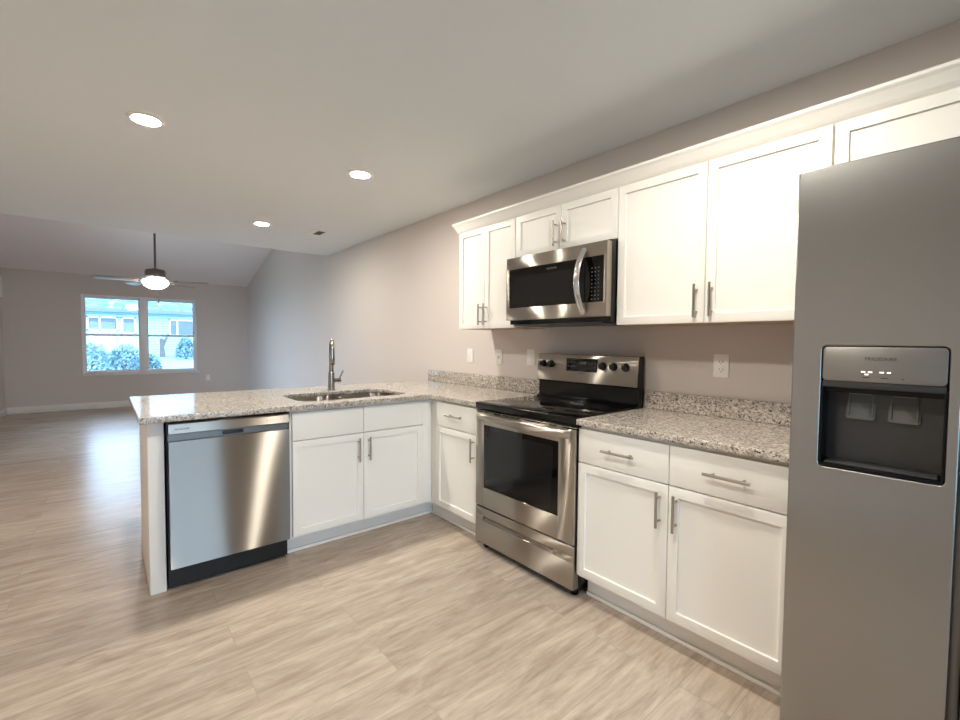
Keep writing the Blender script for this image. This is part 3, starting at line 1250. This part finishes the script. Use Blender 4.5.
plate('light_switch', 'white wall plate farthest left on the kitchen wall, above the corner backsplash', 1.631, 1.158, 'rocker')
plate('light_switch', 'white wall plate with small toggle, in the middle of the three left of the range', 1.267, 1.157, 'toggle')
plate('light_switch', 'white wall plate with flat rectangular insert, nearest the left side of the range', .920, 1.163, 'rocker')
plate('wall_outlet', 'white duplex outlet between the range and the refrigerator', -.404, 1.163, 'duplex')
t = thing('wall_outlet', 'small white outlet low on the far wall right of the window', 'outlet', (-.76, YF, .49))
M = frame((-.76, YF - .0005, .49), (1, 0, 0), (0, 0, 1), (0, -1, 0))
b = B(M)
b.prism(rrect(-.037, .037, -.059, .059, .006, 3), 0, .006, bev=.0015)
b.obj('cover_plate', PLATE, t)
for v in (-.0195, .0195):
    B(M).box(-.015, .015, v - .013, v + .013, .005, .0075, bev=.001).obj('socket', PLATE, t)
b = B()
b.box(XL + .0005, XL + .022, 8.90, 9.33, 1.93, 2.29, bev=.006)
tag(b.obj('wall_box', PLATE), 'white box high on the left wall near the far corner, cut off by frame', 'box')

# ================================================================== RECESSED LIGHTS
def recessed(label, x, y, proto=[None]):
    if proto[0] is not None:
        return dup(proto[0], (x, y, H), None, label)
    t = thing('recessed_light', label, 'ceiling light', (x, y, H), 0, 'recessed kitchen ceiling lights')
    b = B(Matrix.Translation((x, y, H)))
    b.lathe([(.062, -.004), (.066, -.009), (.074, -.010), (.086, -.006), (.088, -.0005), (.062, -.0005)], n=48)
    b.obj('trim_ring', PLATE, t)
    b = B(Matrix.Translation((x, y, H)))
    b.lathe([(0, -.011), (.03, -.0105), (.05, -.009), (.0615, -.005)], n=40)
    b.obj('lens', LENS, t)
    proto[0] = t
    return t


recessed('lit recessed ceiling light nearest the camera, at upper left', -2.203, 1.690)
recessed('lit recessed ceiling light in front of the wall cabinets, rightmost of the three', -.985, 1.670)
recessed('lit recessed ceiling light farthest away, above the back of the kitchen near the vent', -1.149, 3.591)
recessed('recessed ceiling light overhead behind the camera on the left', -2.203, -.62)
recessed('recessed ceiling light overhead in front of the refrigerator', -1.10, -.66)

# ceiling register
t = thing('ceiling_vent', 'small white ceiling register with dark louvres near the right wall', 'vent', (-.60, 3.60, H))
b = B()
b.box(-.68, -.52, 3.47, 3.73, H - .008, H - .0005, bev=.003)
fr = b.obj('vent_frame', PLATE, t)
b = B()
b.box(-.612, -.535, 3.485, 3.660, H - .0086, H - .0078)
b.obj('vent_opening', SLOT, t, smooth=False)
b = B()
for k in range(4):
    x = -.609 + k * .0195
    b.box(x, x + .011, 3.485, 3.660, H - .0108, H - .0092)
b.obj('louvres', DGREY, t, smooth=False)

# ================================================================== CEILING FAN
FXC, FYC = -1.835, 6.35
zt_ = ZF + SL * (YF - FYC)
ZG = 2.055
t = thing('ceiling_fan', 'dark bladed ceiling fan on a long rod with a lit glass bowl', 'ceiling fan', (FXC, FYC, zt_))
b = B()
b.lathe([(0, 0.02), (.075, 0.02), (.075, -.03), (.05, -.07), (.02, -.08), (0, -.08)], (FXC, FYC, zt_))
b.obj('canopy', BRONZE, t)
B().cyl((FXC, FYC, ZG + .19), (FXC, FYC, zt_ - .06), .0135, n=16).obj('downrod', BRONZE, t)
b = B()
b.lathe([(0, .20), (.03, .20), (.05, .185), (.11, .178), (.120, .155), (.120, .075), (.10, .055), (.09, .051), (0, .051)], (FXC, FYC, ZG))
b.obj('motor_housing', BRONZE, t)
b = B()
b.lathe([(0, -.085), (.05, -.081), (.1, -.062), (.135, -.03), (.150, .005), (.148, .025), (.135, .045), (0, .05)], (FXC, FYC, ZG))
b.obj('glass_bowl', GLOBEM, t)
rtv = math.atan2(rt.y, rt.x)
for k in range(5):
    a = rtv + R(10 + 72 * k)
    M = Matrix.Translation((FXC, FYC, ZG + .018)) @ Matrix.Rotation(a, 4, 'Z') @ Matrix.Rotation(R(11), 4, 'X')
    b = B(M)
    b.prism([(.19, -.05), (.26, -.062), (.62, -.07), (.66, -.06), (.675, -.03), (.675, .03), (.66, .06), (.62, .07), (.26, .062), (.19, .05)], -.004, .004, bev=.0015)
    bl = b.obj('blade', BLADE, t)
    b = B(M)
    b.box(.158, .27, -.022, .022, .0045, .018, bev=.002)
    b.obj('blade_iron', BRONZE, bl)
b = B()
b.cyl((FXC + .03, FYC - .03, ZG - .25), (FXC + .03, FYC - .03, ZG - .06), .002, n=6)
b.cyl((FXC + .03, FYC - .03, ZG - .165), (FXC + .03, FYC - .03, ZG - .135), .009, n=10)
b.cyl((FXC + .03, FYC - .03, ZG - .275), (FXC + .03, FYC - .03, ZG - .235), .009, n=10)
b.obj('pull_chain', BRONZE, t)

# ================================================================== OUTSIDE
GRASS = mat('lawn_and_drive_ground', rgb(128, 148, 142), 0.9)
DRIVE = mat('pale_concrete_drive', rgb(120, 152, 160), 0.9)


def gz(y):
    return -.35 + .55 * max(0, min(1, (y - 10) / 26)) ** 1.0


b = B()
bb = bmesh.new()
ys = [-60, -4, 9.6, 10, 14, 18, 22, 26, 30, 36, 45, 80]
rows = [[bb.verts.new((x, y, gz(y))) for x in (-60, -20, 0, 20, 60)] for y in ys]
for r0, r1 in zip(rows, rows[1:]):
    for k in range(4):
        bb.faces.new((r0[k], r0[k + 1], r1[k + 1], r1[k]))
b._merge(bb)
g_ = b.obj('ground', GRASS, smooth=False)
structure(g_)
b = B()
bb = bmesh.new()
rows = [[bb.verts.new((x, y, gz(y) + .03)) for x in (-1.2 - (y - 18) * .02, 6)] for y in (18, 22, 26, 30, 34.5)]
rows2 = [[bb.verts.new((v.co.x, v.co.y, v.co.z - .1)) for v in r_] for r_ in rows]
for r0, r1 in zip(rows, rows[1:]):
    bb.faces.new((r0[0], r0[1], r1[1], r1[0]))
for (r0, s0), (r1, s1) in zip(zip(rows, rows2), zip(rows[1:], rows2[1:])):
    bb.faces.new((r0[0], r1[0], s1[0], s0[0]))
b._merge(bb)
structure(b.obj('ground_driveway', DRIVE, smooth=False))

SID = banded('pale_lap_siding', rgb(168, 200, 206), rgb(112, 150, 160), .17, .03)  # cyan cast of the daylight is tinted into siding and roof colours
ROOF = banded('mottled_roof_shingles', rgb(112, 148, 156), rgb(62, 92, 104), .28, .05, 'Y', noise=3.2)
HT = mat('white_house_trim', rgb(236, 238, 236), 0.6)
HG = mat('house_window_glass', rgb(84, 104, 116), 0.15)
HY = 35.0
t = thing('neighbour_house', 'single storey house with pale siding and shingle roof seen through the window', 'house', (0, HY, .1))
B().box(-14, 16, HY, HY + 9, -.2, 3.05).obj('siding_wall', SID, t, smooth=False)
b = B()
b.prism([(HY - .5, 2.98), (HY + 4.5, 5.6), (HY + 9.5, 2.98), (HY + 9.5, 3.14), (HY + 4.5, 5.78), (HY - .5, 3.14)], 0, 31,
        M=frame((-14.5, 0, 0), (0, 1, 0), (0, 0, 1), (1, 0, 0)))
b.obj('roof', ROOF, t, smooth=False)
B().box(-14.4, 16.4, HY - .56, HY - .48, 2.94, 3.16).obj('gutter', mat('dark_gutter', rgb(110, 122, 126), 0.5), t, smooth=False)
for x0, x1, z0, z1, parts in ((-3.19, -1.69, 1.78, 2.66, (.38,)), (-1.54, -.80, 1.62, 2.66, ()), (.95, 2.6, 1.50, 2.62, (.25,)), (-6.5, -5.0, 1.2, 2.6, ())):
    b = B()
    f_ = .09
    b.box(x0, x1, HY - .06, HY, z1 - f_, z1)
    b.box(x0, x1, HY - .06, HY, z0, z0 + f_)
    xs = [x0] + [x0 + (x1 - x0) * p_ for p_ in parts] + [x1 - f_]
    for x in xs:
        b.box(x, x + f_, HY - .06, HY, z0, z1)
    wf = b.obj('window', HT, t, smooth=False)
    B().box(x0 + f_, x1 - f_, HY - .03, HY - .01, z0 + f_, z1 - f_).obj('pane', HG, wf, smooth=False)

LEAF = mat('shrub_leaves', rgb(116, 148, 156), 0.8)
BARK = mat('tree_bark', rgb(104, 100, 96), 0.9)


def shrub(label, x, y, w, d, h, seed, name='shrub'):
    rnd = random.Random(seed)
    z0 = gz(y)
    b = B()
    bb = bmesh.new()
    for k in range(900):
        th, ph = rnd.uniform(0, 2 * math.pi), math.acos(rnd.uniform(-.2, 1))
        rr = rnd.uniform(.72, 1.0)
        c = Vector((x + w / 2 * rr * math.sin(ph) * math.cos(th), y + d / 2 * rr * math.sin(ph) * math.sin(th), z0 + h * .12 + h * .88 * rr * max(0, math.cos(ph))))
        s = rnd.uniform(.05, .11)
        a = Vector((rnd.uniform(-1, 1), rnd.uniform(-1, 1), rnd.uniform(-1, 1))).normalized()
        e = a.orthogonal().normalized()
        f2 = a.cross(e)
        bb.faces.new([bb.verts.new(c + e * s), bb.verts.new(c + f2 * s * .5), bb.verts.new(c - e * s), bb.verts.new(c - f2 * s * .5)])
    b._merge(bb)
    t = thing(name, label, 'shrub', (x, y, z0))
    b.obj('foliage', LEAF, t, smooth=False)
    b = B()
    for k in range(4):
        a = k * 1.6
        b.cyl((x, y, z0), (x + w * .25 * math.cos(a), y + d * .25 * math.sin(a), z0 + h * .7), .03, .012, n=6)
    b.obj('stems', BARK, t)
    return t


shrub('leafy shrub at lower left outside the window, leftmost of the three', -2.75, 19.5, 1.3, 1.0, 1.32, 3)
shrub('broad leafy shrub outside, second from the left through the left window', -1.75, 21.0, 1.3, 1.0, 1.22, 4)
shrub('low leafy shrub outside, just left of the window mullion', -.95, 22.5, .9, .9, .72, 6)
shrub('tall leafy shrub against the house at the right edge of the window', 1.35, 30.5, 1.1, .9, 1.35, 5)
t = thing('small_tree', 'small forked tree trunk in front of the house siding, through right window', 'tree', (.42, 33.0, gz(33)))
b = B()
z0 = gz(33)
b.tube([(.42, 33, z0), (.40, 33, z0 + .6), (.36, 33, z0 + 1.2)], [.16, .12, .1], 8)
b.tube([(.40, 33, z0 + .7), (.62, 33, z0 + 1.2), (.75, 33.1, z0 + 1.5)], [.1, .07, .05], 8)
b.obj('trunk', BARK, t)
